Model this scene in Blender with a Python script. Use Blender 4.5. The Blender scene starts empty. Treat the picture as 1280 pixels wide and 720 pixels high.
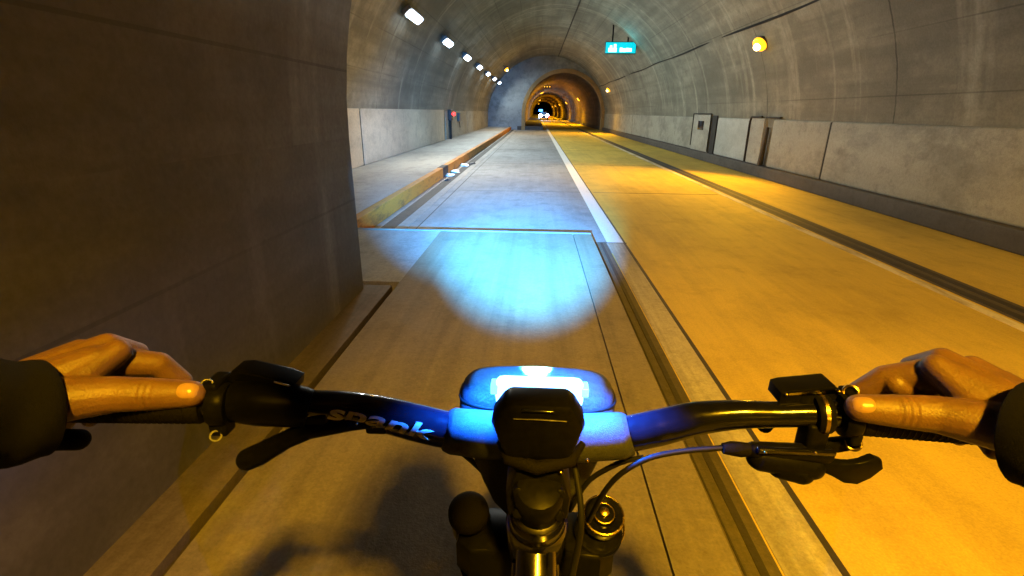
import bpy, bmesh, math, random
from mathutils import Vector, Matrix, noise
random.seed(7)
PI = math.pi
sc = bpy.context.scene
col = sc.collection

# ------------------------------------------------------------------ camera
cd = bpy.data.cameras.new('camera')
cam = bpy.data.objects.new('camera', cd)
col.objects.link(cam)
cd.sensor_width = 36.0
cd.lens = 36.0 * 620.0 / 1280.0
cd.clip_start = 0.01
cd.clip_end = 1000
Rm = ((0.99884, -0.02589, 0.04063), (0.04667, 0.33494, -0.94108), (0.01076, 0.94188, 0.33576))
_x = Vector((Rm[0][0], Rm[1][0], Rm[2][0])).normalized()
_z = Vector((Rm[0][2], Rm[1][2], Rm[2][2]))
_z = (_z - _x * _z.dot(_x)).normalized()
_y = _z.cross(_x)
cam.matrix_world = Matrix(((_x[0], _y[0], _z[0], 0), (_x[1], _y[1], _z[1], 0), (_x[2], _y[2], _z[2], 1.48), (0, 0, 0, 1)))
sc.camera = cam
CAM = Vector((0, 0, 1.48))

# ------------------------------------------------------------------ world, exposure
w = bpy.data.worlds.new('World')
sc.world = w
w.use_nodes = True
nt = w.node_tree
sky = nt.nodes.new('ShaderNodeTexSky')
sky.sky_type = 'NISHITA'
sky.sun_disc = False
sky.sun_elevation = math.radians(-4)
sky.sun_rotation = math.radians(120)
nt.links.new(sky.outputs[0], nt.nodes['Background'].inputs[0])
nt.nodes['Background'].inputs[1].default_value = 0.01       # night outside the tunnel mouths
vs = sc.view_settings
vs.view_transform = 'Standard'
vs.look = 'None'
vs.exposure = 0.0
vs.gamma = 1.0
vs.use_curve_mapping = False
sc.cycles.max_bounces = 6
sc.cycles.diffuse_bounces = 3
sc.cycles.glossy_bounces = 3
sc.cycles.sample_clamp_indirect = 3.0
sc.cycles.use_denoising = True
sc.cycles.caustics_reflective = False
sc.cycles.caustics_refractive = False

# lamp colours and powers (fixtures of tunnel, bicycle and far vehicle, plus added blue side lights)
SODIUM = (1.0, 0.50, 0.010)
LED = (0.90, 0.97, 0.92)
BLUE = (0.05, 0.40, 1.0)
P_SODIUM_RIGHT = 2200
P_SODIUM_LEFT = 500
P_SODIUM_NEAR = 4300
P_LED = 800
P_BEAM = 40000
P_SPILL = 21000
P_LEAK = 42


# ------------------------------------------------------------------ materials
def mat(name):
    m = bpy.data.materials.new(name)
    m.use_nodes = True
    return m, m.node_tree, m.node_tree.nodes['Principled BSDF']


class NB:
    """tiny node helper"""
    def __init__(s, t):
        s.t = t

    def n(s, kind, **kw):
        nd = s.t.nodes.new(kind)
        for k, v in kw.items():
            setattr(nd, k, v)
        return nd

    def l(s, a, b):
        s.t.links.new(a, b)

    def math(s, op, a, b=None, c=None, clamp=False):
        nd = s.n('ShaderNodeMath', operation=op, use_clamp=clamp)
        for i, v in enumerate((a, b, c)):
            if v is None:
                continue
            if isinstance(v, (int, float)):
                nd.inputs[i].default_value = v
            else:
                s.l(v, nd.inputs[i])
        return nd.outputs[0]

    def noise(s, vec, scale, detail=4, rough=0.55, dist=0.0):
        nd = s.n('ShaderNodeTexNoise')
        nd.inputs['Scale'].default_value = scale
        nd.inputs['Detail'].default_value = detail
        nd.inputs['Roughness'].default_value = rough
        nd.inputs['Distortion'].default_value = dist
        s.l(vec, nd.inputs['Vector'])
        return nd.outputs[0]

    def mapping(s, vec, scale, loc=(0, 0, 0)):
        nd = s.n('ShaderNodeMapping')
        nd.inputs['Scale'].default_value = scale
        nd.inputs['Location'].default_value = loc
        s.l(vec, nd.inputs['Vector'])
        return nd.outputs[0]

    def ramp(s, fac, stops):
        nd = s.n('ShaderNodeValToRGB')
        e = nd.color_ramp.elements
        while len(e) < len(stops):
            e.new(0.5)
        for i, (p, c) in enumerate(stops):
            e[i].position = p
            e[i].color = (c, c, c, 1) if isinstance(c, (int, float)) else (*c, 1)
        s.l(fac, nd.inputs[0])
        return nd.outputs[0]

    def mix(s, fac, a, b, mode='MIX'):
        nd = s.n('ShaderNodeMix', data_type='RGBA', blend_type=mode)
        for i, v in ((0, fac), (6, a), (7, b)):
            if isinstance(v, (int, float)):
                nd.inputs[i].default_value = v
            elif isinstance(v, tuple):
                nd.inputs[i].default_value = (*v, 1)
            else:
                s.l(v, nd.inputs[i])
        return nd.outputs[2]

    def bump(s, height, strength, dist=0.01):
        nd = s.n('ShaderNodeBump')
        nd.inputs['Strength'].default_value = strength
        nd.inputs['Distance'].default_value = dist
        s.l(height, nd.inputs['Height'])
        return nd.outputs[0]


def plain(name, c, rough=0.5, metal=0.0, nz=0.15, scale=60, bump=0.0, coat=0.0, spec=0.5):
    m, t, b = mat(name)
    k = NB(t)
    tc = k.n('ShaderNodeTexCoord').outputs['Object']
    n1 = k.noise(tc, scale, 5)
    lo = tuple(x * (1 - nz) for x in c)
    hi = tuple(min(1, x * (1 + nz)) for x in c)
    k.l(k.ramp(n1, [(0.3, lo), (0.7, hi)]), b.inputs['Base Color'])
    b.inputs['Roughness'].default_value = rough
    rr = k.math('MULTIPLY_ADD', n1, 0.2, rough - 0.1, clamp=True)
    k.l(rr, b.inputs['Roughness'])
    b.inputs['Metallic'].default_value = metal
    b.inputs['Coat Weight'].default_value = coat
    b.inputs['Specular IOR Level'].default_value = spec
    if bump:
        k.l(k.bump(k.noise(tc, scale * 3, 3), bump, 0.002), b.inputs['Normal'])
    return m


def emit(name, c, s):
    m, t, b = mat(name)
    b.inputs['Base Color'].default_value = (*c, 1)
    b.inputs['Emission Color'].default_value = (*c, 1)
    b.inputs['Emission Strength'].default_value = s
    b.inputs['Roughness'].default_value = 0.3
    return m


def vault_mat(name, base, xc, zc, seam=5.4, off=0.0):
    """board-marked, stained in-situ concrete: ring joints, formwork lines, lime runs that also paint lamp-light patches, soot"""
    m, t, b = mat(name)
    k = NB(t)
    tc = k.n('ShaderNodeTexCoord').outputs['Object']
    sp = k.n('ShaderNodeSeparateXYZ')
    k.l(tc, sp.inputs[0])
    X, Y, Z = sp.outputs
    ang = k.math('ARCTAN2', k.math('SUBTRACT', Z, zc), k.math('SUBTRACT', X, xc))
    girth = k.math('MULTIPLY', ang, 4.6)
    cb = k.n('ShaderNodeCombineXYZ')
    k.l(girth, cb.inputs[0])
    k.l(Y, cb.inputs[1])
    uv = cb.outputs[0]
    big = k.noise(k.mapping(uv, (0.5, 0.22, 1)), 1.0, 5, 0.6)
    runs = k.noise(k.mapping(uv, (0.16, 1.7, 1), (3.1, 0.7, 0)), 1.0, 4, 0.6, 0.3)       # lime runs down the curve, strengthened to paint pale patches of lamp light
    marks = k.noise(k.mapping(uv, (3.2, 0.10, 1), (0, 1.7, 0)), 1.0, 4, 0.6)              # drawn out along the tunnel
    patch = k.noise(k.mapping(uv, (1.1, 0.9, 1), (5, 2, 0)), 1.0, 6, 0.68)
    fine = k.noise(tc, 34.0, 5, 0.7)
    mid = k.noise(tc, 5.0, 6, 0.65)
    c = k.ramp(big, [(0.30, tuple(x * 0.42 for x in base)), (0.52, base), (0.74, tuple(min(1, x * 1.4) for x in base))])
    c = k.mix(k.ramp(marks, [(0.40, 0.0), (0.62, 0.62)]), c, tuple(x * 0.48 for x in base))
    c = k.mix(k.ramp(patch, [(0.50, 0.0), (0.66, 0.75)]), c, tuple(x * 0.5 for x in base))
    c = k.mix(k.ramp(runs, [(0.55, 0.0), (0.76, 0.8)]), c, tuple(min(1, x * 1.8) for x in base))
    c = k.mix(k.ramp(mid, [(0.42, 0.0), (0.70, 0.6)]), c, tuple(x * 0.55 for x in base))
    c = k.mix(0.35, c, k.ramp(fine, [(0.3, 0.3), (0.65, 1.0)]), 'MULTIPLY')
    # ring joints
    wob = k.math('MULTIPLY_ADD', mid, 0.06, off)
    fr = k.math('FRACT', k.math('DIVIDE', k.math('ADD', Y, wob), seam))
    j = k.math('MULTIPLY', k.math('LESS_THAN', fr, 0.007), k.ramp(patch, [(0.4, 0.25), (0.6, 1.0)]))
    # formwork board lines along the tunnel
    fr2 = k.math('FRACT', k.math('MULTIPLY', k.math('ADD', girth, k.math('MULTIPLY', big, 0.02)), 1.15))
    j2 = k.math('MULTIPLY', k.math('LESS_THAN', fr2, 0.022), k.ramp(marks, [(0.42, 0.0), (0.55, 0.8)]))
    jj = k.math('MAXIMUM', k.math('MULTIPLY', j, 0.85), k.math('MULTIPLY', j2, 0.6))
    c = k.mix(jj, c, tuple(x * 0.16 for x in base))
    k.l(c, b.inputs['Base Color'])
    b.inputs['Roughness'].default_value = 0.85
    h = k.math('ADD', k.math('MULTIPLY', fine, 0.25), k.math('SUBTRACT', k.math('MULTIPLY', mid, 0.8), jj))
    k.l(k.bump(h, 0.5, 0.012), b.inputs['Normal'])
    return m


def slab_mat(name, base, streak=0.5, dark=0.5, scale=1.0, tint=None, wet=0.75, grit_amt=0.4):
    """worn concrete paving with tyre polish and grime drawn out along the road"""
    m, t, b = mat(name)
    k = NB(t)
    tc = k.n('ShaderNodeTexCoord').outputs['Object']
    big = k.noise(k.mapping(tc, (0.7, 0.25, 1)), scale, 6, 0.6)
    st = k.noise(k.mapping(tc, (7.0, 0.22, 1), (2, 0, 0)), 1.0, 4, 0.6)
    st2 = k.noise(k.mapping(tc, (22.0, 0.5, 1), (4, 0, 0)), 1.0, 4, 0.6)
    sp = k.noise(tc, 3.2 * scale, 7, 0.68)
    fine = k.noise(tc, 90.0, 4, 0.7)
    c = k.ramp(big, [(0.28, tuple(x * 0.72 for x in base)), (0.5, base), (0.75, tuple(min(1, x * 1.22) for x in base))])
    c = k.mix(k.math('MULTIPLY', k.ramp(st, [(0.45, 0.0), (0.68, 1.0)]), streak), c, tuple(x * 0.5 for x in base))
    c = k.mix(k.math('MULTIPLY', k.ramp(st2, [(0.5, 0.0), (0.7, 1.0)]), streak * 0.6), c, tuple(min(1, x * 1.3) for x in base))
    c = k.mix(k.math('MULTIPLY', k.ramp(sp, [(0.52, 0.0), (0.72, 1.0)]), dark), c, tuple(x * 0.5 for x in base))
    if tint:
        c = k.mix(k.ramp(big, [(0.4, 0.0), (0.65, 0.6)]), c, tint)
    blot = k.noise(k.mapping(tc, (1.3, 0.6, 1.3), (7, 3, 1)), 1.0, 6, 0.7)
    c = k.mix(k.math('MULTIPLY', k.ramp(blot, [(0.50, 0.0), (0.64, 1.0)]), dark * 0.9), c, tuple(x * 0.55 for x in base))
    grit = k.noise(tc, 26.0, 6, 0.75)
    c = k.mix(grit_amt, c, k.ramp(grit, [(0.32, 0.45), (0.58, 1.0)]), 'MULTIPLY')
    c = k.mix(0.5, c, k.ramp(fine, [(0.25, 0.4), (0.65, 1.0)]), 'MULTIPLY')
    k.l(c, b.inputs['Base Color'])
    k.l(k.math('MULTIPLY_ADD', sp, 0.3, wet - 0.15, clamp=True), b.inputs['Roughness'])
    k.l(k.bump(k.math('ADD', fine, k.math('MULTIPLY', sp, 1.5)), 0.35, 0.006), b.inputs['Normal'])
    return m


def paint_mat(name, c, under, worn=0.5, scale=2.5):
    m, t, b = mat(name)
    k = NB(t)
    tc = k.n('ShaderNodeTexCoord').outputs['Object']
    n1 = k.noise(k.mapping(tc, (3, 0.7, 3)), scale, 7, 0.7)
    n2 = k.noise(tc, 40, 4)
    a = k.mix(k.ramp(n1, [(worn - 0.08, 0.0), (worn + 0.08, 1.0)]), c, under)
    a = k.mix(0.4, a, k.ramp(n2, [(0.3, 0.55), (0.7, 1.0)]), 'MULTIPLY')
    k.l(a, b.inputs['Base Color'])
    b.inputs['Roughness'].default_value = 0.75
    k.l(k.bump(n2, 0.25, 0.004), b.inputs['Normal'])
    return m


def skin_mat():
    m, t, b = mat('skin')
    k = NB(t)
    tc = k.n('ShaderNodeTexCoord').outputs['Object']
    n1 = k.noise(tc, 38, 5, 0.6)
    n2 = k.noise(tc, 420, 3, 0.6)
    vo = k.n('ShaderNodeTexVoronoi')
    vo.inputs['Scale'].default_value = 620
    k.l(tc, vo.inputs['Vector'])
    c = k.ramp(n1, [(0.3, (0.075, 0.038, 0.022)), (0.7, (0.115, 0.06, 0.036))])
    k.l(c, b.inputs['Base Color'])
    b.inputs['Roughness'].default_value = 0.52
    b.inputs['Subsurface Weight'].default_value = 0.15
    b.inputs['Subsurface Radius'].default_value = (0.008, 0.004, 0.002)
    b.inputs['Subsurface Scale'].default_value = 0.6
    k.l(k.bump(k.math('ADD', n2, vo.outputs[0]), 0.22, 0.0012), b.inputs['Normal'])
    return m


M = {}
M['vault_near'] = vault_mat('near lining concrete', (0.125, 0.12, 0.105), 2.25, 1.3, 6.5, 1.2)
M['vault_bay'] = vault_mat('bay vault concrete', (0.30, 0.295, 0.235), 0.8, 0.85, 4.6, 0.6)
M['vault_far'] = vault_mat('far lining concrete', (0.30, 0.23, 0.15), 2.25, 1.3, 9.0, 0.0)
M['panel'] = slab_mat('wall panel concrete', (0.42, 0.415, 0.345), 0.25, 0.8, 0.9)
M['panel_blue'] = slab_mat('wall panel pale', (0.54, 0.57, 0.54), 0.1, 0.35, 0.9)
M['panel_left'] = slab_mat('left wall panel', (0.66, 0.60, 0.46), 0.15, 0.5, 0.8)
M['bulkhead'] = slab_mat('bulkhead concrete', (0.34, 0.39, 0.42), 0.0, 0.8, 0.7)  # bluish tone carries the headlamp and LED light in the base colour
M['arch'] = slab_mat('arch ring concrete', (0.44, 0.30, 0.13), 0.0, 0.5, 1.2)  # ochre stands for sodium light on the reveal, put into the colour
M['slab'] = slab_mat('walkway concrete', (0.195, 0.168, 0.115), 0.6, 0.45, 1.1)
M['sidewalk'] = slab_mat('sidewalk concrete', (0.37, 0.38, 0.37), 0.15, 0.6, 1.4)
M['road'] = slab_mat('road concrete', (0.68, 0.50, 0.075), 0.25, 0.45, 0.8, grit_amt=0.12)  # yellow of the sodium lamps mixed into the base colour
M['kerb_grey'] = slab_mat('kerb dark concrete', (0.085, 0.08, 0.075), 0.3, 0.5, 2.0)
M['kerb_yellow'] = paint_mat('kerb faded yellow paint', (0.55, 0.23, 0.03), (0.24, 0.11, 0.03), 0.58)
M['tar'] = slab_mat('tar and grime', (0.035, 0.03, 0.027), 0.4, 0.4, 3)
M['grime'] = slab_mat('grime and shade', (0.10, 0.085, 0.065), 0.9, 0.5, 2)  # also serves as painted shade in the gutter beside the walkway
M['slot'] = plain('drain slot dark', (0.018, 0.016, 0.014), 0.8, nz=0.4)
M['strip_wall'] = slab_mat('wall foot strip', (0.15, 0.125, 0.10), 0.7, 0.5, 2)  # darker than the slab: shadow at the wall foot painted in
M['white_line'] = paint_mat('road marking white', (0.78, 0.78, 0.74), (0.45, 0.43, 0.38), 0.66, 3)
M['white_worn'] = slab_mat('road marking worn', (0.50, 0.46, 0.36), 1.0, 0.7, 1.3)
M['lane_paint'] = paint_mat('worn lane paint', (0.72, 0.66, 0.50), (0.40, 0.33, 0.19), 0.54, 1.6)
M['black'] = plain('black anodised', (0.0035, 0.0035, 0.005), 0.36, 0.0, 0.3, 200, spec=0.04)
M['black_gloss'] = plain('black gloss paint', (0.003, 0.003, 0.006), 0.17, 0.0, 0.2, 100, coat=0.25, spec=0.25)
M['rubber'] = plain('rubber', (0.004, 0.0035, 0.0035), 0.75, 0.0, 0.3, 300, 0.4, spec=0.06)
M['plastic'] = plain('black plastic', (0.003, 0.003, 0.0045), 0.36, 0.0, 0.3, 250, spec=0.04)
M['chrome'] = plain('smoked chrome', (0.16, 0.155, 0.15), 0.2, 1.0, 0.15, 60)
M['steel'] = plain('steel bolt', (0.62, 0.60, 0.56), 0.22, 1.0, 0.1, 200)
M['brass'] = plain('gold anodised', (0.62, 0.45, 0.16), 0.25, 1.0, 0.1, 200)
M['bag'] = plain('woven bag fabric', (0.030, 0.032, 0.038), 0.62, 0.0, 0.5, 420, 0.9, spec=0.15)
M['wrap'] = plain('textured bar wrap', (0.028, 0.031, 0.042), 0.55, 0.0, 0.35, 520, 0.45, spec=0.15)
M['screen'] = plain('dark screen', (0.008, 0.009, 0.012), 0.12, 0.0, 0.1, 40)
M['letter'] = plain('grey lettering', (0.33, 0.32, 0.29), 0.45, 0.0, 0.15, 200)
M['skin'] = skin_mat()
M['nail'] = plain('fingernail', (0.24, 0.145, 0.10), 0.30, 0.0, 0.08, 120)
M['jacket'] = plain('black jacket cloth', (0.003, 0.003, 0.005), 0.9, 0.0, 0.4, 300, 0.5, spec=0.1)
M['trousers'] = plain('dark trousers', (0.02, 0.02, 0.025), 0.85, 0.0, 0.3, 200)
M['helmet'] = plain('helmet shell', (0.03, 0.03, 0.03), 0.35)
M['housing'] = plain('lamp housing grey', (0.16, 0.16, 0.16), 0.5)
M['cable'] = plain('cable black', (0.005, 0.005, 0.005), 0.6, spec=0.15)
M['paper'] = plain('white litter', (0.75, 0.77, 0.77), 0.7, 0, 0.1, 30)
M['paper_dark'] = plain('dark litter', (0.03, 0.03, 0.035), 0.6)
M['box_dark'] = plain('dark red box', (0.05, 0.02, 0.018), 0.5)
M['box_grey'] = plain('grey box', (0.10, 0.10, 0.10), 0.5)
M['door'] = slab_mat('painted door', (0.50, 0.49, 0.42), 0.1, 0.6, 1.5)
M['car'] = plain('dark car paint', (0.03, 0.035, 0.05), 0.25, 0.2)
M['glass'] = plain('car glass', (0.02, 0.02, 0.025), 0.08)
M['e_led'] = emit('led lens', (0.66, 0.83, 1.0), 16)
M['e_sod'] = emit('sodium lens', (1.0, 0.42, 0.012), 2.4)
M['e_bulb'] = emit('sodium bulb', (1.0, 0.78, 0.30), 9)
M['e_sod_far'] = emit('sodium lens far', (1.0, 0.42, 0.02), 4)
M['e_sign'] = emit('sign face cyan', (0.0, 0.50, 0.62), 1.3)
M['e_sign_white'] = emit('sign characters', (0.70, 1.0, 1.0), 2.2)
M['e_head'] = emit('headlamp lens', (0.13, 0.42, 1.0), 9)
M['e_car'] = emit('car headlamp', (0.62, 0.80, 1.0), 60)
M['e_blue'] = emit('blue glow', (0.05, 0.22, 1.0), 9)
M['e_red'] = emit('red lamp', (1.0, 0.03, 0.03), 6)
M['e_amber'] = emit('amber dots', (1.0, 0.5, 0.05), 2)


# ------------------------------------------------------------------ mesh helpers
class MB:
    def __init__(s):
        s.v = []
        s.f = []

    def add(s, vs, fs):
        o = len(s.v)
        s.v += [tuple(p) for p in vs]
        s.f += [tuple(i + o for i in f) for f in fs]
        return s

    def box(s, x0, x1, y0, y1, z0, z1, b=0.0):
        if b <= 0:
            v = [(x, y, z) for x in (x0, x1) for y in (y0, y1) for z in (z0, z1)]
            f = [(0, 1, 3, 2), (4, 6, 7, 5), (0, 4, 5, 1), (2, 3, 7, 6), (0, 2, 6, 4), (1, 5, 7, 3)]
            return s.add(v, f)
        bm = bmesh.new()
        bmesh.ops.create_cube(bm, size=1)
        for p in bm.verts:
            p.co = Vector(((x0 + x1) / 2 + p.co.x * (x1 - x0), (y0 + y1) / 2 + p.co.y * (y1 - y0), (z0 + z1) / 2 + p.co.z * (z1 - z0)))
        bmesh.ops.bevel(bm, geom=bm.edges[:], offset=b, segments=3, profile=0.6, affect='EDGES')
        bm.verts.index_update()
        s.add([p.co[:] for p in bm.verts], [[p.index for p in f.verts] for f in bm.faces])
        bm.free()
        return s

    def rings(s, rings, cap0=True, cap1=True, closed=True):
        n = len(rings[0])
        vs = [p for r in rings for p in r]
        fs = []
        for i in range(len(rings) - 1):
            for j in range(n if closed else n - 1):
                a = i * n + j
                b_ = i * n + (j + 1) % n
                fs.append((a, b_, b_ + n, a + n))
        if cap0:
            fs.append(tuple(reversed(range(n))))
        if cap1:
            fs.append(tuple(range((len(rings) - 1) * n, len(rings) * n)))
        return s.add(vs, fs)

    def tube(s, pts, radii, n=16, cap=True, oval=None):
        pts = [Vector(p) for p in pts]
        if isinstance(radii, (int, float)):
            radii = [radii] * len(pts)
        rr = []
        up = None
        for i, p in enumerate(pts):
            d = (pts[min(i + 1, len(pts) - 1)] - pts[max(i - 1, 0)]).normalized()
            if up is None:
                up = Vector((0, 0, 1)) if abs(d.z) < 0.9 else Vector((1, 0, 0))
            a = up - d * up.dot(d)
            a.normalize()
            b_ = d.cross(a)
            up = a
            ox, oy = oval if oval else (1, 1)
            rr.append([p + radii[i] * (ox * math.cos(2 * PI * j / n) * b_ + oy * math.sin(2 * PI * j / n) * a) for j in range(n)])
        return s.rings(rr, cap, cap)

    def capsule(s, p0, p1, r0, r1, n=14):
        p0, p1 = Vector(p0), Vector(p1)
        d = (p1 - p0)
        L = d.length
        d = d.normalized() if L > 1e-9 else Vector((0, 0, 1))
        pts, rad = [], []
        for i in range(5):
            a = -PI / 2 + (i + 0.25) / 5 * PI / 2
            pts.append(p0 + d * math.sin(a) * r0)
            rad.append(r0 * math.cos(a))
        pts.append(p0)
        rad.append(r0)
        pts.append(p1)
        rad.append(r1)
        for i in range(5):
            a = (i + 0.75) / 5 * PI / 2
            pts.append(p1 + d * math.sin(a) * r1)
            rad.append(r1 * math.cos(a))
        up = Vector((0, 0, 1)) if abs(d.z) < 0.9 else Vector((1, 0, 0))
        a_ = (up - d * up.dot(d)).normalized()
        b_ = d.cross(a_)
        return s.rings([[p + r * (math.cos(2 * PI * j / n) * b_ + math.sin(2 * PI * j / n) * a_) for j in range(n)] for p, r in zip(pts, rad)])

    def chain(s, pts, rad, n=14):
        for i in range(len(pts) - 1):
            s.capsule(pts[i], pts[i + 1], rad[i], rad[i + 1], n)
        return s

    def ball(s, c, r, n=16, m=10):
        if isinstance(r, (int, float)):
            r = (r, r, r)
        rr = []
        for i in range(m):
            a = -PI / 2 + (i + 0.5) / m * PI
            rr.append([(c[0] + r[0] * math.cos(a) * math.cos(2 * PI * j / n), c[1] + r[1] * math.cos(a) * math.sin(2 * PI * j / n), c[2] + r[2] * math.sin(a)) for j in range(n)])
        return s.rings(rr)

    def lathe(s, c, axis, prof, n=28):
        """prof: (distance along axis, radius)"""
        c, d = Vector(c), Vector(axis).normalized()
        up = Vector((0, 0, 1)) if abs(d.z) < 0.9 else Vector((1, 0, 0))
        a = (up - d * up.dot(d)).normalized()
        b_ = d.cross(a)
        return s.rings([[c + d * h + r * (math.cos(2 * PI * j / n) * b_ + math.sin(2 * PI * j / n) * a) for j in range(n)] for h, r in prof])

    def torus(s, c, axis, R, r, n=40, m=10, arc=2 * PI, start=0.0):
        c, d = Vector(c), Vector(axis).normalized()
        up = Vector((0, 0, 1)) if abs(d.z) < 0.9 else Vector((1, 0, 0))
        a = (up - d * up.dot(d)).normalized()
        b_ = d.cross(a)
        full = abs(arc - 2 * PI) < 1e-6
        rr = []
        for i in range(n + 1):
            t = start + arc * i / n
            e = math.cos(t) * b_ + math.sin(t) * a
            rr.append([c + e * (R + r * math.cos(2 * PI * j / m)) + d * r * math.sin(2 * PI * j / m) for j in range(m)])
        return s.rings(rr, not full, not full)

    def prism(s, poly, axis, lo, hi, bev=0.0):
        """poly in the plane orthogonal to axis ('x','y','z'), extruded lo..hi"""
        def P(a, b_, h):
            return {'x': (h, a, b_), 'y': (a, h, b_), 'z': (a, b_, h)}[axis]
        if bev <= 0:
            return s.rings([[P(a, b_, lo) for a, b_ in poly], [P(a, b_, hi) for a, b_ in poly]])
        cx = sum(p[0] for p in poly) / len(poly)
        cy = sum(p[1] for p in poly) / len(poly)

        def inset(k):
            o = []
            for a, b_ in poly:
                L = math.hypot(a - cx, b_ - cy) or 1
                o.append((a - (a - cx) / L * k, b_ - (b_ - cy) / L * k))
            return o
        i1, i2 = inset(bev), inset(bev * 0.3)
        return s.rings([[P(a, b_, lo) for a, b_ in i1], [P(a, b_, lo + bev * 0.3) for a, b_ in i2], [P(a, b_, lo + bev) for a, b_ in poly],
                        [P(a, b_, hi - bev) for a, b_ in poly], [P(a, b_, hi - bev * 0.3) for a, b_ in i2], [P(a, b_, hi) for a, b_ in i1]])

    def build(s, name, m, parent=None, smooth=True, loc=None):
        me = bpy.data.meshes.new(name)
        me.from_pydata(s.v, [], s.f)
        me.validate()
        bm = bmesh.new()
        bm.from_mesh(me)
        bmesh.ops.recalc_face_normals(bm, faces=bm.faces[:])
        bm.to_mesh(me)
        bm.free()
        if smooth:
            me.polygons.foreach_set('use_smooth', [True] * len(me.polygons))
            try:
                me.set_sharp_from_angle(angle=math.radians(38))
            except Exception:
                pass
        me.materials.append(m)
        o = bpy.data.objects.new(name, me)
        col.objects.link(o)
        if parent is not None:
            o.parent = parent
            o.matrix_parent_inverse = Matrix.Translation(-Vector(parent.location)) if parent.type == 'EMPTY' else Matrix()
        if loc:
            o.location = loc
        return o


def tag(o, label, cat, group=None):
    o['label'] = label
    o['category'] = cat
    if group:
        o['group'] = group
    return o


def empty(name, loc, label, cat, group=None):
    o = bpy.data.objects.new(name, None)
    o.empty_display_size = 0.1
    o.location = loc
    col.objects.link(o)
    return tag(o, label, cat, group)


def struct(o, kind='structure'):
    o['kind'] = kind
    return o


def lamp(name, kind, loc, color, power, parent=None, radius=0.1, aim=None, spot=None, blend=0.5):
    l = bpy.data.lights.new(name, kind)
    l.color = color
    l.energy = power
    l.shadow_soft_size = radius
    if kind == 'SPOT':
        l.spot_size = spot
        l.spot_blend = blend
    o = bpy.data.objects.new(name, l)
    o.location = loc
    if aim is not None:
        o.rotation_euler = (Vector(aim) - Vector(loc)).to_track_quat('-Z', 'Y').to_euler()
    col.objects.link(o)
    if parent is not None:
        o.parent = parent
        o.matrix_parent_inverse = Matrix.Translation(-Vector(parent.location)) if parent.type == 'EMPTY' else Matrix()
    return o


ORD = ['first', 'second', 'third', 'fourth', 'fifth', 'sixth', 'seventh', 'eighth', 'ninth', 'tenth']

# ------------------------------------------------------------------ ground: road, walkways, kerbs, markings
SL = 0.23            # walkway height above the road
Y_END = 44.0         # bulkhead
Y_BAY = 3.5          # near narrow section ends, bay begins
Y_LIP = 5.37         # end of the near walkway slab
FAR = 270.0

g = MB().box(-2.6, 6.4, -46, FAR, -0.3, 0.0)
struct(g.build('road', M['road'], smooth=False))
g = MB()
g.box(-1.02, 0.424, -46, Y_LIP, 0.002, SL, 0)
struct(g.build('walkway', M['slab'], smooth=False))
g = MB().box(0.431, 0.625, -46, Y_LIP, 0.002, SL)
struct(g.build('walkway_edge_strip', M['slab'], smooth=False))
g = MB().box(-1.6, -1.07, -46, Y_BAY + 0.03, 0.002, SL - 0.012)
struct(g.build('wall_foot_strip', M['strip_wall'], smooth=False))
g = MB().box(-4.6, -1.0195, Y_BAY + 0.085, Y_LIP, 0.002, SL - 0.002)
struct(g.build('walkway_landing', M['sidewalk'], smooth=False))
g = MB().box(-1.0705, -1.0195, -46, Y_BAY + 0.085, 0.002, 0.15).box(-1.6, -1.02, Y_BAY + 0.031, Y_BAY + 0.084, 0.003, 0.151).box(0.4235, 0.4315, -46, Y_LIP - 0.01, 0.003, 0.2)
struct(g.build('drain_slot', M['slot'], smooth=False))
# light lip along the end of the slab and its dark shadow joint
g = MB().box(-2.2, 0.626, Y_LIP - 0.05, Y_LIP + 0.002, 0.1, SL + 0.004)
struct(g.build('slab_lip', slab_mat('pale lip', (0.27, 0.27, 0.255), 0.1, 0.4, 2), smooth=False))
g = MB().box(-4.6, -2.25, Y_LIP + 0.002, Y_END, 0.002, SL - 0.004)
struct(g.build('sidewalk', M['sidewalk'], smooth=False))
g = MB().box(-2.25, -2.12, Y_LIP + 0.003, Y_END, 0.003, SL + 0.004, 0.012)
struct(g.build('kerb', M['kerb_yellow']))
g = MB().box(-2.256, -2.113, 11.6, 12.25, 0.004, SL + 0.009, 0.012)
struct(g.build('kerb_black_stripe', M['tar']))
# gutter beside the yellow kerb
g = MB().box(-2.119, -2.03, Y_LIP + 0.01, Y_END, 0.001, 0.006)
struct(g.build('gutter_edging', slab_mat('gutter pale', (0.42, 0.41, 0.38), 0.3, 0.5, 2), smooth=False))
g = MB().box(-2.029, -1.83, Y_LIP + 0.01, Y_END, 0.0, 0.004)
struct(g.build('gutter', M['tar'], smooth=False))
g = MB().box(-1.829, -1.68, Y_LIP + 0.01, Y_END, 0.001, 0.008)
struct(g.build('gutter_kerbing', slab_mat('gutter slab', (0.36, 0.36, 0.34), 0.3, 0.5, 2), smooth=False))
g = MB().box(-1.56, -1.545, Y_LIP + 0.03, Y_END, 0.0, 0.0042)
struct(g.build('road_joint', M['tar'], smooth=False))
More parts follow.
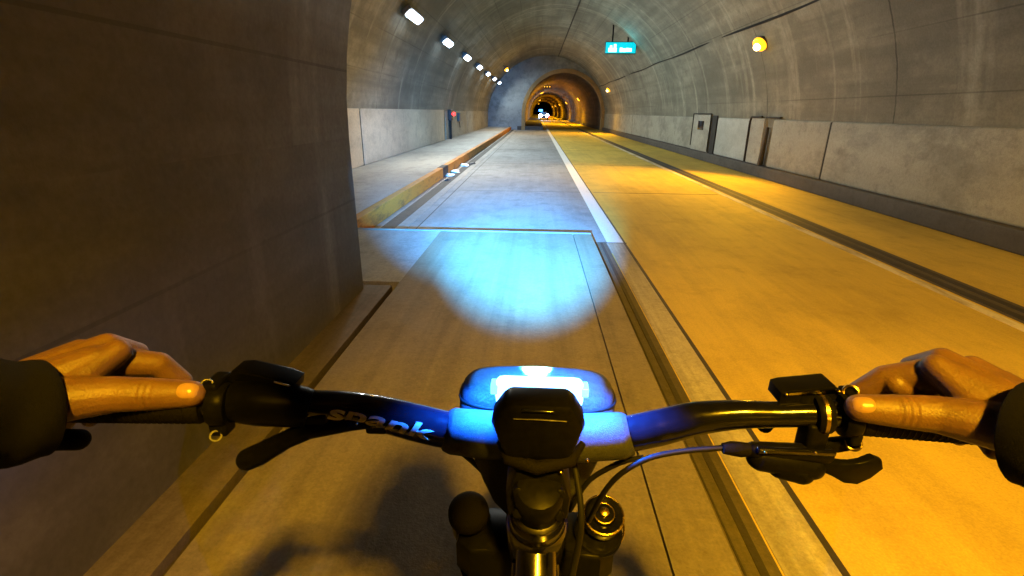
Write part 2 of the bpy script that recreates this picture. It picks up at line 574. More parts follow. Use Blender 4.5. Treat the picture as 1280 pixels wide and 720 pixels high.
# right of the walkway: gutter band with the slab's shade painted in, worn concrete band, white edge line, tar joint
g = MB().box(0.626, 0.875, -46, 5.85, 0.0, 0.004)
struct(g.build('gutter_shade', M['grime'], smooth=False))
g = MB()
for x0, x1 in ((0.70, 0.715), (0.745, 0.752), (0.80, 0.83)):
    g.box(x0, x1, -46, 5.84, 0.004, 0.0075)
struct(g.build('gutter_streaks', M['tar'], smooth=False))
g = MB().box(0.885, 1.08, -46, 5.838, 0.0, 0.004)
struct(g.build('edge_line_worn', M['white_worn'], smooth=False))
g = MB().box(0.89, 1.085, 5.86, FAR, 0.0, 0.004)
struct(g.build('edge_line', M['white_line'], smooth=False))
g = MB().box(1.082, 1.108, -46, 5.855, 0.0, 0.005).box(1.09, 1.11, 5.856, FAR, 0.0, 0.004).box(0.63, 1.12, 5.842, 5.858, 0.0, 0.0052)
struct(g.build('road_tar_joint', M['tar'], smooth=False))
# right side: white line, dark strip, dark kerb
g = MB().box(-1.678, 0.885, Y_LIP + 0.02, Y_END, 0.0, 0.0022)
struct(g.build('bay_lane', slab_mat('grey lane concrete', (0.30, 0.315, 0.315), 0.25, 0.75, 0.8), smooth=False))
g = MB().box(3.60, 3.70, -46, FAR, 0.0, 0.004)
struct(g.build('lane_line', M['lane_paint'], smooth=False))
g = MB().box(3.74, 4.06, -46, FAR, 0.0, 0.004)
struct(g.build('road_dark_strip', M['grime'], smooth=False))
g = MB().box(3.78, 3.86, -46, FAR, 0.004, 0.007).box(3.93, 4.0, -46, FAR, 0.004, 0.007)
struct(g.build('road_dark_streaks', M['tar'], smooth=False))
g = MB().box(5.52, 6.1, -46, FAR, 0.001, 0.27, 0.02)
struct(g.build('kerb_right', M['kerb_grey']))
# transverse joints of the road slabs
g = MB()
for y in (9.8, 15.2, 21, 27, 33, 39):
    g.box(-1.5, 0.9, y, y + 0.02, 0.0, 0.003)
    g.box(1.15, 3.55, y + 0.01, y + 0.026, 0.0, 0.0025)
struct(g.build('slab_joints', M['tar'], smooth=False))
# far walkway inside the next narrow section
g = MB().box(-1.6, 0.57, Y_END - 0.02, FAR, 0.003, 0.30)
struct(g.build('walkway_far', M['kerb_grey'], smooth=False))


# ------------------------------------------------------------------ tunnel
def profile(xc, r, zc, n=44, z0=-0.05):
    pts = [(xc - r, z0 + (zc - z0) * i / 5) for i in range(5)]
    pts += [(xc - r * math.cos(PI * i / n), zc + r * math.sin(PI * i / n)) for i in range(n + 1)]
    pts += [(xc + r, zc - (zc - z0) * (i + 1) / 5) for i in range(5)]
    return pts


def shell(xc, r, zc, y0, y1, t, step):
    """open-bottomed tunnel lining of thickness t"""
    pin = profile(xc, r, zc)
    pout = profile(xc, r + t, zc)
    n = len(pin)
    ring = pin + pout[::-1]
    k = max(1, int(round((y1 - y0) / step)))
    g = MB()
    g.rings([[(x, y0 + (y1 - y0) * i / k, z) for x, z in ring] for i in range(k + 1)])
    # end caps are concave: replace the two n-gons with quads
    g.f = g.f[:-2]
    for row in (0, k):
        o = row * 2 * n
        for j in range(n - 1):
            g.f.append((o + j, o + j + 1, o + 2 * n - 2 - j, o + 2 * n - 1 - j))
    return g


NX, NR, NZ = 2.22, 3.48, 1.3        # narrow section: axis, radius, springing
BX, BR, BZ = 0.80, 4.90, 0.85       # widened bay
ng = shell(NX, NR, NZ, -46, Y_BAY, 0.35, 2.0)
_n = len(profile(NX, NR, NZ))
_o = len(ng.v) - 2 * _n
for _q in range(_n):                                     # worn, rounded arris where the narrow section ends
    x_, z_ = profile(NX, NR + 0.05 + 0.02 * noise.noise(Vector((_q * .7, 3, 0))), NZ)[_q]
    ng.v[_o + _q] = (x_, Y_BAY, z_)
_prev = [(x, y, z) for x, y, z in ng.v[_o - 2 * _n:_o]]
for _q in range(2 * _n):
    x_, y_, z_ = ng.v[_o - 2 * _n + _q]
    ng.v[_o - 2 * _n + _q] = (x_, Y_BAY - 0.06, z_)
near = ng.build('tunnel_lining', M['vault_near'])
tag(near, 'dark board-marked concrete tunnel wall close on the left of the rider', 'tunnel wall')
bay = shell(BX, BR, BZ, Y_BAY + 0.002, Y_END, 0.4, 2.0).build('tunnel_lining', M['vault_bay'])
tag(bay, 'pale stained concrete vault of the widened tunnel bay ahead', 'tunnel vault')
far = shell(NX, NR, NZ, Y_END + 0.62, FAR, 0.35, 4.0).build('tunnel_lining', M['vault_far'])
tag(far, 'dark narrow tunnel bore beyond the round portal, lit by orange lamps', 'tunnel bore')


def annulus(a, b, y0, y1):
    """plate between two profiles of equal count"""
    g = MB()
    n = len(a)
    vs = [(x, y0, z) for x, z in a] + [(x, y0, z) for x, z in b] + [(x, y1, z) for x, z in a] + [(x, y1, z) for x, z in b]
    fs = []
    for j in range(n - 1):
        fs += [(j, j + 1, n + j + 1, n + j), (2 * n + j, 3 * n + j, 3 * n + j + 1, 2 * n + j + 1),
               (j, 2 * n + j, 2 * n + j + 1, j + 1), (n + j, n + j + 1, 3 * n + j + 1, 3 * n + j)]
    fs += [(0, n, 3 * n, 2 * n), (n - 1, 3 * n - 1, 4 * n - 1, 2 * n - 1)]
    return g.add(vs, fs)


bh = annulus(profile(BX, BR + 0.4, BZ), profile(NX, NR - 0.002, NZ), Y_END + 0.004, Y_END + 0.6).build('bulkhead_wall', M['bulkhead'], smooth=False)
tag(bh, 'grey-blue end wall of the bay with the round portal opening', 'end wall')
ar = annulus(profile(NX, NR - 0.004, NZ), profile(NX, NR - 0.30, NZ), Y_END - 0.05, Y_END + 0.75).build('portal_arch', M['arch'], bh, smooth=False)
nb = annulus(profile(BX, BR + 0.4, BZ), profile(NX, NR + 0.352, NZ), Y_BAY - 0.5, Y_BAY - 0.002).build('bulkhead_wall', M['bulkhead'], smooth=False)
tag(nb, 'end wall closing the bay above the near narrow section', 'end wall')

# lower wall panels of the bay, right side (proud of the vault) and left side
pw = [Y_BAY + 0.02, 6.3, 10.28, 12.75]
for i, (y0, y1, m) in enumerate([(3.6, 10.26, 'panel'), (10.29, 12.72, 'panel'), (13.12, 13.95, 'panel'), (14.05, 16.55, 'panel_blue'),
                                 (19.05, 31.0, 'panel'), (31.04, 43.9, 'panel')]):
    MB().box(5.635, 5.78, y0, y1, 0.262, 1.36, 0.045).build('wall_panel', M[m], bay)
    if m != 'panel_blue' and not 12 < y1 < 14:
        MB().box(5.642, 5.76, y1 - 0.01, y1 + 0.045, 0.262, 1.345).build('panel_seam', M['slot'], bay, smooth=False)
for y0, y1 in ((3.7, 11.9), (11.94, 22.9)):
    g = MB().box(-4.2, -4.055, y0, y1, SL - 0.01, 1.85, 0.045)
    g.build('wall_panel', M['panel_left'], bay)
    MB().box(-4.2, -4.062, y1 - 0.01, y1 + 0.05, SL - 0.01, 1.83).build('panel_seam', M['slot'], bay, smooth=False)
for y0, y1 in ((23.3, 30.5), (30.55, 43.9)):
    MB().box(-4.2, -4.06, y0, y1, SL - 0.01, 1.55, 0.02).build('wall_panel', M['panel'], bay)
MB().box(1.60, 1.66, Y_BAY + 0.1, Y_END - 0.05, 5.66, 5.70).build('crown_joint', M['tar'], bay, smooth=False)

# recess, niche doors and cabinets on the right wall
c = empty('hydrant_cabinet', (5.63, 17.9, 0.27), 'pale wall cabinet with a small black square window on the right wall', 'cabinet')
MB().box(5.60, 5.79, 17.12, 18.95, 0.265, 1.44, 0.03).build('cabinet_door', M['door'], c)
MB().box(5.585, 5.605, 17.75, 18.35, 0.95, 1.24, 0.01).build('window', M['screen'], c)
MB().tube([(5.596, 17.10, 0.3), (5.596, 17.10, 1.47), (5.596, 18.98, 1.47), (5.596, 18.98, 0.4)], 0.018, 8).build('frame', M['tar'], c)
c = empty('recess', (5.63, 16.85, 0.27), 'narrow dark recess in the right wall beside the cabinet', 'wall recess')
MB().box(5.625, 5.70, 16.62, 17.06, 0.262, 1.42).build('recess_back', M['slot'], c, smooth=False)
c = empty('niche_door', (5.63, 14.0, 0.27), 'rounded dark-edged steel niche door nearest the rider on the right wall', 'door')
MB().box(5.606, 5.72, 13.14, 13.93, 0.268, 1.385, 0.03).build('door_leaf', M['door'], c)
MB().tube([(5.61, 14.0, 0.28), (5.60, 14.0, 1.3), (5.60, 13.93, 1.40), (5.60, 13.3, 1.41)], 0.028, 8).build('door_seal', M['tar'], c)
c = empty('wall_stain', (5.62, 12.9, 0.27), 'short dark stain down the right wall, shaped as a tube', 'stain')  # dark wall stain, modelled as a tapering tube
MB().tube([(5.62, 12.93, 1.18), (5.61, 12.95, 0.8), (5.60, 12.98, 0.28)], [0.04, 0.05, 0.07], 10).build('stain', M['grime'], c)
MB().box(5.58, 5.64, 12.3, 13.05, 1.385, 1.42, 0.01).build('bracket', M['tar'], c)

# cable along the right haunch of the bay
g = MB()
pts = [(4.98 + 0.012 * math.sin(y * 1.3), y, 3.42 + 0.02 * math.sin(y * 0.9)) for y in [Y_BAY + 0.1 + i * 0.9 for i in range(45)]]
g.tube(pts, 0.028, 8)
tag(g.build('cable', M['cable']), 'black cable running along the right side of the vault', 'cable')

# emergency call post on the left wall
c = empty('call_post', (-3.9, 24.1, SL), 'dark call post with a glowing red lamp on the left wall', 'call post')
MB().box(-4.06, -3.88, 23.9, 24.3, 1.05, 1.52, 0.02).build('call_box', M['box_dark'], c)
MB().box(-4.03, -3.93, 24.02, 24.18, SL, 1.05).build('post', M['slot'], c, smooth=False)
MB().ball((-3.80, 24.0, 1.33), (0.085, 0.085, 0.085)).build('red_lamp', M['e_red'], c)
c = empty('wall_box', (-4.0, 26.9, 1.2), 'small grey switch box on the left wall past the red lamp', 'box')
MB().box(-4.06, -3.92, 26.7, 27.2, 0.98, 1.36, 0.02).build('box_body', M['box_grey'], c)
MB().tube([(-4.03, 27.1, 0.98), (-4.0, 27.2, 0.8), (-4.03, 27.5, 0.65)], 0.02, 8).build('cable', M['cable'], c)


# ------------------------------------------------------------------ lamps
def led(i, y):
    loc = (-3.0, y, 3.60)
    o = empty('white_lamp', loc, '%s white tunnel lamp in the left row, counted from the rider' % ORD[i], 'tunnel lamp', 'white lamps along the left of the vault')
    T = Matrix.Translation(loc) @ Matrix.Rotation(math.radians(-38), 4, 'Y')
    def put(g, name, m):
        g.v = [tuple(T @ Vector(p)) for p in g.v]
        return g.build(name, m, o)
    put(MB().box(-0.13, 0.13, -0.66, 0.66, 0.0, 0.10, 0.02), 'housing', M['housing'])
    stad = [(0.10 * math.cos(PI * q / 10), 0.52 + 0.10 * math.sin(PI * q / 10)) for q in range(11)] + [(0.10 * math.cos(PI + PI * q / 10), -0.52 + 0.10 * math.sin(PI + PI * q / 10)) for q in range(11)]
    put(MB().prism(stad, 'z', -0.05, 0.004, 0.02), 'lens', M['e_led'])
    for k in (-0.25, 0.2):
        put(MB().box(-0.03, 0.03, k, k + 0.05, 0.1, 0.42), 'bracket', M['housing'])
    p = T @ Vector((0, 0, -0.08))
    aim = T @ Vector((0.15, 0, -3))
    lamp('led_light', 'SPOT', p, LED, P_LED if i < 5 else P_LED * 0.4, o, 0.16, (1.2, y - 1.0, 0), math.radians(168), 0.6)
    return o


for i in range(7):
    led(i, 13.3 + 4.85 * i)


def sodium(name, loc, aim, power, label, group, far=False, spot=150, size=0.16):
    o = empty(name, loc, label, 'tunnel lamp', group)
    d = (Vector(aim) - Vector(loc)).normalized()
    L = Vector(loc)
    MB().lathe(L - d * 0.16, d, [(0, 0.05), (0.02, 0.10), (0.10, 0.16), (0.15, 0.17), (0.165, 0.16)]).build('housing', M['housing'], o)
    MB().lathe(L, d, [(0.0, size), (0.04, size * 0.96), (0.075, size * 0.72), (0.095, size * 0.3)]).build('lens', M['e_sod_far'] if far else M['e_sod'], o)
    if not far:
        MB().ball(L + d * 0.10, 0.085, 20, 12).build('bulb', M['e_bulb'], o)
    MB().tube([L - d * 0.14, L - d * 0.32], 0.03, 8).build('bracket', M['housing'], o)
    if power:
        lamp('sodium_light', 'SPOT', L + d * 0.13, SODIUM, power, o, 0.14, aim, math.radians(spot), 0.55)
    return o


GR = 'orange lamps along the right wall'
GL = 'orange lamps along the left of the vault'
# the lamp rows; the first pairs stand behind the rider
sodium('orange_lamp', (4.3, -12.8, 3.7), (1.2, -6.0, 0), P_SODIUM_RIGHT * 0.55, 'orange lamp on the right wall behind the rider', GR)
sodium('orange_lamp', (0.47, -1.75, 4.2), (2.3, -0.1, 0), P_SODIUM_NEAR, 'orange lamp overhead just behind the rider', GL, spot=108)
for i, y in enumerate((12.9, 38.6, 64.5, 90.5, 117, 143, 169)):
    x = 5.1 if y < 44 else 5.02
    sodium('orange_lamp', (x, y, 3.0 if y < 44 else 2.92), (2.0, y - 1.5 if y < 44 else y, 0), (P_SODIUM_RIGHT if y < 44 else 2600),
           '%s orange lamp along the right wall, counted from the rider' % ORD[i], GR, far=y > 60, spot=118 if y < 20 else (140 if y < 44 else 172), size=0.17 if y < 44 else 0.24)
sodium('orange_lamp', (-2.1, 12.9, 4.30), (1.2, 12.0, 0), P_SODIUM_LEFT, 'orange lamp high on the left of the bay, just above the frame', GL)
sodium('orange_lamp', (-2.2, 37.7, 4.25), (1.2, 36.5, 0), P_SODIUM_LEFT, 'orange lamp high on the left of the bay near the portal', GL)
for i, y in enumerate((72.5, 119, 177)):
    sodium('orange_lamp', (0.63, y, 3.88), (2.2, y, 0), 2200, '%s orange lamp on the left inside the far bore' % ORD[i], GL, far=True, size=0.24, spot=172)

# illuminated hanging sign
s = empty('hanging_sign', (3.64, 24.4, 4.16), 'glowing cyan sign hanging on two rods from the vault', 'sign')
MB().box(2.95, 4.33, 24.40, 24.56, 3.92, 4.42, 0.05).build('sign_box', plain('sign casing', (0.0, 0.12, 0.12), 0.5), s)
MB().box(2.985, 4.295, 24.37, 24.41, 3.955, 4.385, 0.012).build('sign_face', M['e_sign'], s)
g = MB()
g.box(3.10, 3.46, 24.355, 24.372, 3.995, 4.16, 0.008).box(3.16, 3.26, 24.355, 24.372, 4.165, 4.26, 0.008).box(3.33, 3.44, 24.355, 24.372, 4.165, 4.31, 0.008)
g.box(3.60, 3.72, 24.355, 24.372, 4.0, 4.17, 0.008).box(3.735, 3.86, 24.355, 24.372, 4.0, 4.14, 0.008).box(3.875, 3.99, 24.355, 24.372, 4.01, 4.16, 0.008).box(4.0, 4.12, 24.355, 24.372, 4.01, 4.15, 0.008)
g.build('sign_marks', M['e_sign_white'], s)
for x in (3.27, 3.95):
    zt = BZ + math.sqrt(BR ** 2 - (x - BX) ** 2)
    MB().box(x - 0.03, x + 0.03, 24.45, 24.51, 4.42, zt + 0.05).build('rod', M['cable'], s, smooth=False)
lamp('sign_glow', 'SPOT', (3.64, 24.3, 4.16), (0.0, 0.7, 0.8), 60, s, 0.3, (3.64, 20, 4.2), math.radians(160), 0.8)
# small amber dot sign inside the far bore
s = empty('dot_sign', (1.0, 62, 4.2), 'tiny amber dot sign under the far bore ceiling', 'sign')
MB().box(0.70, 1.62, 62, 62.1, 4.05, 4.32, 0.02).build('sign_box', M['cable'], s)
for x in (0.85, 1.15, 1.45):
    MB().ball((x, 61.98, 4.19), 0.07, 10, 6).build('amber_dot', M['e_amber'], s)
MB().box(1.13, 1.17, 62.03, 62.07, 4.32, NZ + math.sqrt(NR ** 2 - (1.15 - NX) ** 2) + 0.05).build('rod', M['cable'], s)

# far vehicle with white and red lights and an added block of blue glare
VY, VX = 96.0, 1.36
v = empty('far_car', (VX, VY, 0), 'far-off vehicle with dazzling bluish white headlamps and a red light', 'car')
prof = [(-0.82, 0.28), (0.82, 0.28), (0.86, 0.6), (0.84, 0.85), (0.70, 0.95), (0.60, 1.42), (0.45, 1.5), (-0.45, 1.5), (-0.60, 1.42), (-0.70, 0.95), (-0.84, 0.85), (-0.86, 0.6)]
g = MB()
def sect(y, k, zk, lim):
    return [(VX + x * k, VY + y, min(0.28 + (z - 0.28) * zk, lim)) for x, z in prof]
g.rings([sect(0.0, 0.9, 1, 0.72), sect(0.15, 1, 1, 0.86), sect(1.0, 1, 1, 0.97), sect(1.7, 1, 1, 1.5), sect(3.2, 1, 1, 1.5), sect(4.1, 0.97, 1, 1.0), sect(4.3, 0.92, 1, 0.9)])
g.build('body', M['car'], v)
MB().prism([(VX - 0.60, 1.0), (VX + 0.60, 1.0), (VX + 0.52, 1.40), (VX - 0.52, 1.40)], 'y', VY + 1.15, VY + 1.35).build('windscreen', M['glass'], v)
for x in (-0.58, 0.58):
    MB().lathe((VX + x, VY + 0.10, 0.70), (0, -1, 0), [(0, 0.36), (0.06, 0.34), (0.10, 0.22)]).build('headlight', M['e_car'], v)
    lamp('car_beam', 'SPOT', (VX + x, VY - 0.1, 0.70), (0.55, 0.75, 1), 250, v, 0.1, (VX + x, VY - 30, 0.2), math.radians(60), 0.8)
for x in (-0.75, 0.75):
    for y in (0.85, 3.4):
        MB().lathe((VX + x - 0.1, VY + y, 0.32), (1, 0, 0), [(0, 0.2), (0.01, 0.31), (0.19, 0.31), (0.2, 0.2)]).build('wheel', M['rubber'], v)
MB().box(VX - 0.95, VX - 0.25, VY + 1.9, VY + 2.15, 1.5, 1.85, 0.04).build('blue_glare', M['e_blue'], v)  # glowing block added to stand for the bluish glare
MB().ball((VX + 0.86, VY - 0.05, 0.62), 0.22).build('red_light', M['e_red'], v)

# litter in the gutter
def scrap(x, y, s, label, m='paper', seed=0):
    rnd = random.Random(seed)
    bm = bmesh.new()
    bmesh.ops.create_icosphere(bm, subdivisions=2, radius=1)
    for p in bm.verts:
        k = 0.45 + 0.9 * rnd.random()
        p.co = Vector((p.co.x * s * k, p.co.y * s * 1.6 * k, max(p.co.z, -0.3) * s * 0.34 * k))
    mn = min(p.co.z for p in bm.verts)
    bm.verts.index_update()
    g = MB().add([(x + p.co.x, y + p.co.y, 0.008 + p.co.z - mn) for p in bm.verts], [[q.index for q in f.verts] for f in bm.faces])
    bm.free()
    tag(g.build('litter', M[m], smooth=False), label, 'litter', 'scraps of litter in the gutter by the yellow kerb')
scrap(-2.02, 14.3, 0.13, 'crumpled white litter farthest along the gutter by the kerb', seed=1)
scrap(-2.03, 12.75, 0.12, 'middle crumpled white litter scrap in the gutter', seed=2)
scrap(-2.04, 12.0, 0.11, 'white litter scrap nearest the rider beside the kerb stripe', seed=3)
scrap(-1.87, 14.9, 0.10, 'small black litter scrap in the gutter past the white ones', 'paper_dark', seed=4)
scrap(-1.95, 11.2, 0.08, 'black litter lump in the gutter nearest the slab', 'paper_dark', seed=5)

def superell(cx, cy, z, a, b_, n=40, e=3.2):
    o = []
    for j in range(n):
        t = 2 * PI * j / n
        c_, s_ = math.cos(t), math.sin(t)
        o.append((cx + a * math.copysign(abs(c_) ** (2 / e), c_), cy + b_ * math.copysign(abs(s_) ** (2 / e), s_), z))
    return o


# ------------------------------------------------------------------ bicycle
BXc = 0.010
bike = empty('bicycle', (BXc, 0.0, SL), 'black mountain bike ridden by the photographer, seen over its handlebar', 'bicycle')
bar_pts = [(-0.412, .342, 1.246), (-0.36, .346, 1.244), (-0.274, .356, 1.240), (-0.235, .366, 1.236), (-0.207, .372, 1.232), (-0.171, .380, 1.225), (-0.138, .385, 1.217), (-0.101, .391, 1.203), (-0.074, .395, 1.194), (-0.05, .397, 1.190),
           (0.01, .398, 1.188), (0.075, .398, 1.191), (0.093, .397, 1.196), (0.118, .395, 1.205), (0.133, .394, 1.211), (0.152, .391, 1.220), (0.185, .387, 1.228), (0.217, .383, 1.232), (0.262, .377, 1.238), (0.36, .364, 1.242), (0.415, .357, 1.244)]
bar_r = [.0111, .0111, .0111, .0112, .0125, .0150, .0160, .0170, .0170, .0165, .0165, .0165, .0165, .0165, .0160, .0150, .0128, .0113, .0111, .0111, .0111]


def smooth_path(pts, rad, k=5):
    P = [Vector(p) for p in pts]
    o, r = [], []
    for i in range(len(P) - 1):
        a, b_, c_, d_ = P[max(i - 1, 0)], P[i], P[i + 1], P[min(i + 2, len(P) - 1)]
        for j in range(k):
            t = j / k
            o.append(0.5 * ((2 * b_) + (c_ - a) * t + (2 * a - 5 * b_ + 4 * c_ - d_) * t * t + (3 * b_ - a - 3 * c_ + d_) * t ** 3))
            r.append(rad[i] + (rad[i + 1] - rad[i]) * t)
    o.append(P[-1])
    r.append(rad[-1])
    return o, r


bp, br_ = smooth_path(bar_pts, bar_r)
hb = MB().tube(bp, br_, 28).build('handlebar', M['black_gloss'], bike)


def bar_at(x):
    for i in range(len(bp) - 1):
        if bp[i].x <= x <= bp[i + 1].x:
            t = (x - bp[i].x) / (bp[i + 1].x - bp[i].x)
            return bp[i].lerp(bp[i + 1], t), br_[i] + (br_[i + 1] - br_[i]) * t, (bp[i + 1] - bp[i]).normalized()
    return bp[-1], br_[-1], Vector((1, 0, 0))


# lettering wrapped on the bar
fc = bpy.data.curves.new('lettering', 'FONT')
fc.body = 'spank'
fc.size = 1.0
fc.offset = 0.022
fc.extrude = 0.02
fc.resolution_u = 4
fo = bpy.data.objects.new('lettering_source', fc)
col.objects.link(fo)
bpy.context.view_layer.update()
me = bpy.data.meshes.new_from_object(fo.evaluated_get(bpy.context.evaluated_depsgraph_get()))
bpy.data.objects.remove(fo)
bm = bmesh.new()
bm.from_mesh(me)
bmesh.ops.triangulate(bm, faces=bm.faces[:])
for it in range(3):
    bmesh.ops.subdivide_edges(bm, edges=[e for e in bm.edges if e.calc_length() > 0.09], cuts=1)
bmesh.ops.triangulate(bm, faces=bm.faces[:])
xs = [p.co.x for p in bm.verts]
x0, x1 = min(xs), max(xs)
for p in bm.verts:
    u = (p.co.x - x0) / (x1 - x0)
    v_ = p.co.y - 0.26 + 0.12 * 0
    xx = -0.178 + u * 0.088 + v_ * 0.006
    c_, r_, d_ = bar_at(xx)
    tocam = CAM - c_
    e1 = (tocam - d_ * tocam.dot(d_)).normalized()
    e2 = d_.cross(e1)
    if e2.z < 0:
        e2 = -e2
    phi = math.radians(-24 - 2 * u) + v_ * 0.0195 / r_
    p.co = c_ + (r_ + 0.0004 + (0.0003 if p.co.z > 0 else -0.0006)) * (math.cos(phi) * e1 + math.sin(phi) * e2)
me2 = bpy.data.meshes.new('lettering')
bm.to_mesh(me2)
bm.free()
me2.materials.append(M['letter'])
lo_ = bpy.data.objects.new('lettering', me2)
col.objects.link(lo_)
lo_.parent = hb
lo_.matrix_parent_inverse = hb.matrix_parent_inverse.inverted() if False else Matrix()

# the wrap (strap pad) over the clamped middle of the bar, stem, headset
wx = [-0.079, -0.077, -0.072, -0.04, 0.0, 0.05, 0.088, 0.094, 0.096]
wr = [0.0172, 0.0195, 0.0215, 0.0225, 0.0225, 0.0225, 0.0215, 0.0195, 0.0172]
MB().tube([bar_at(x)[0] for x in wx], wr, 28).build('bar_pad', M['wrap'], bike)
# steerer axis
AX = Vector((0, 0.42, -0.907)).normalized()
HT = Vector((BXc, 0.338, 1.172))
g = MB()
g.prism([(BXc - 0.026, 1.150), (BXc + 0.026, 1.150), (BXc + 0.028, 1.172), (BXc + 0.020, 1.198), (BXc - 0.020, 1.198), (BXc - 0.028, 1.172)], 'y', 0.335, 0.40, 0.006)
g.lathe(HT + AX * -0.02, AX, [(0, 0.010), (0.002, 0.018), (0.006, 0.021), (0.036, 0.021), (0.040, 0.018)])
g.build('stem', M['black'], bike)
for dx in (-0.017, 0.017):
    for dz in (0.0, 0.022):
        MB().lathe((BXc + dx, 0.331, 1.162 + dz), (0, -1, 0.2), [(0, 0.0045), (0.004, 0.0045), (0.005, 0.003)], 12).build('bolt', M['black'], bike)
g = MB()
g.lathe(HT + AX * 0.018, AX, [(0, 0.019), (0.003, 0.0235), (0.008, 0.0235), (0.010, 0.021), (0.014, 0.021), (0.017, 0.025), (0.024, 0.0265), (0.028, 0.025)])
g.build('headset', M['chrome'], bike)
# frame
fr = MB()
fr.lathe(HT + AX * 0.046, AX, [(0, 0.0265), (0.004, 0.0285), (0.09, 0.0285), (0.094, 0.0265)])
fr.tube([(BXc, .20, 1.01), (BXc, -.15, .86), (BXc, -.40, .80)], [.0195, .0185, .017], 24)
fr.tube([HT + AX * 0.12 + Vector((0, -0.02, 0)), (BXc, .1, .78), (BXc, -.14, .57)], [.024, .026, .024], 24)
fr.tube([(BXc, -.14, .57), (BXc, -.30, .90), (BXc, -.36, 1.02)], .018, 20)
for sx in (-1, 1):
    fr.tube([(BXc + .012 * sx, -.33, .84), (BXc + .05 * sx, -.50, .70), (BXc + .068 * sx, -.56, .60)], [.012, .011, .010], 14)
    fr.tube([(BXc + .02 * sx, -.15, .57), (BXc + .055 * sx, -.35, .58), (BXc + .068 * sx, -.56, .60)], [.015, .012, .010], 14)
fr.build('frame', M['black_gloss'], bike)
tt = MB().tube([HT + AX * 0.066 + Vector((0, -0.004, 0.0)), (BXc, .325, 1.078), (BXc, .20, 1.01)], [.0185, .0190, .0195], 32)
tt.build('top_tube', M['chrome'], bike)
# fork: crown, stanchion caps, legs
CR = HT + AX * 0.175
fk = MB()
crown = [(-0.086, -0.02), (-0.07, -0.034), (-0.045, -0.034), (-0.02, -0.026), (0.02, -0.026), (0.045, -0.034), (0.07, -0.034), (0.086, -0.02), (0.086, 0.018), (0.06, 0.03), (-0.06, 0.03), (-0.086, 0.018)]
fk.prism([(BXc + a, 0.436 + b_) for a, b_ in crown], 'z', 0.995, 1.038, 0.006)
fk.rings([superell(BXc, 0.440 + (1.03 - z) * .45, z, a, b_, 32, 2.6) for z, a, b_ in ((1.03, .050, .030), (1.02, .078, .034), (1.0, .088, .036), (.96, .082, .034), (.92, .066, .030), (.90, .04, .02))])
for sx in (-1, 1):
    fk.lathe((BXc + .0735 * sx, .443, 1.045), (0, .42, -.907), [(0, .022), (.004, .0225), (.03, .0235), (.05, .022)])
fork = fk.build('fork', M['black'], bike)
WC = Vector((BXc, 0.665, 0.60))
for sx, nm in ((-1, 'left'), (1, 'right')):
    x = BXc + 0.0735 * sx
    top = Vector((x, 0.438, 1.045))
    d = (Vector((x, 0.64, 0.60)) - top).normalized()
    MB().tube([top - d * 0.02, top + d * 0.16], 0.0185, 20).tube([top + d * 0.15, top + d * 0.30, Vector((x, 0.65, 0.60))], [0.024, 0.024, 0.02], 20).build('fork_leg', M['black'], bike)
    if sx < 0:
        MB().lathe(top - d * 0.012, -d, [(0, 0.021), (0.004, 0.0228), (0.011, 0.0222), (0.016, 0.018), (0.019, 0.009)]).build('fork_cap', M['rubber'], bike)
    else:
        cp = MB().lathe(top - d * 0.018, -d, [(-0.004, 0.020), (0.0, 0.0225), (0.010, 0.0225), (0.0125, 0.0205), (0.0115, 0.013), (0.0155, 0.012), (0.0165, 0.006)]).build('fork_cap', M['black_gloss'], bike)
        MB().torus(top - d * 0.029, -d, 0.0205, 0.0016, 36, 8).build('rim_ring', M['brass'], cp)
        MB().torus(top - d * 0.0325, -d, 0.0105, 0.0015, 28, 8).build('rim_ring', M['brass'], cp)
        MB().lathe(top - d * 0.0345, -d, [(0, 0.005), (0.003, 0.005), (0.004, 0.003)], 14).build('bolt', M['brass'], cp)
        MB().lathe(top + d * 0.008 + Vector((-0.004, -0.01, 0)), -d, [(0, 0.024), (0.003, 0.0262), (0.010, 0.0262), (0.012, 0.024)]).build('crown_race', M['black_gloss'], bike)
        MB().torus(top + d * 0.003, -d, 0.0262, 0.0012, 36, 8).build('race_ring', M['brass'], bike)


def wheel(c_):
    ty = MB().torus(c_, (1, 0, 0), 0.342, 0.028, 72, 12)
    for i in range(72):                                     # knobs
        a = 2 * PI * i / 72
        e = Vector((0, math.cos(a), math.sin(a)))
        for dx in (-0.014, 0.014):
            p = c_ + e * 0.366 + Vector((dx if i % 2 else dx * 0.4, 0, 0))
            ty.ball(p, (0.007, 0.007, 0.007), 6, 4)
    ty = ty.build('wheel', M['rubber'], bike)
    MB().torus(c_, (1, 0, 0), 0.312, 0.014, 64, 8).build('rim', M['black'], ty)
    sp_ = MB()
    for i in range(28):
        a = 2 * PI * i / 28
        e = Vector((0, math.cos(a), math.sin(a)))
        sp_.tube([c_ + e * 0.02 + Vector((0.025 * (1 if i % 2 else -1), 0, 0)), c_ + e * 0.305], 0.001, 5)
    sp_.build('spokes', M['steel'], ty)
    MB().lathe(c_ - Vector((0.05, 0, 0)), (1, 0, 0), [(0, 0.01), (0.01, 0.028), (0.03, 0.018), (0.07, 0.018), (0.09, 0.028), (0.1, 0.01)]).build('hub', M['black'], ty)


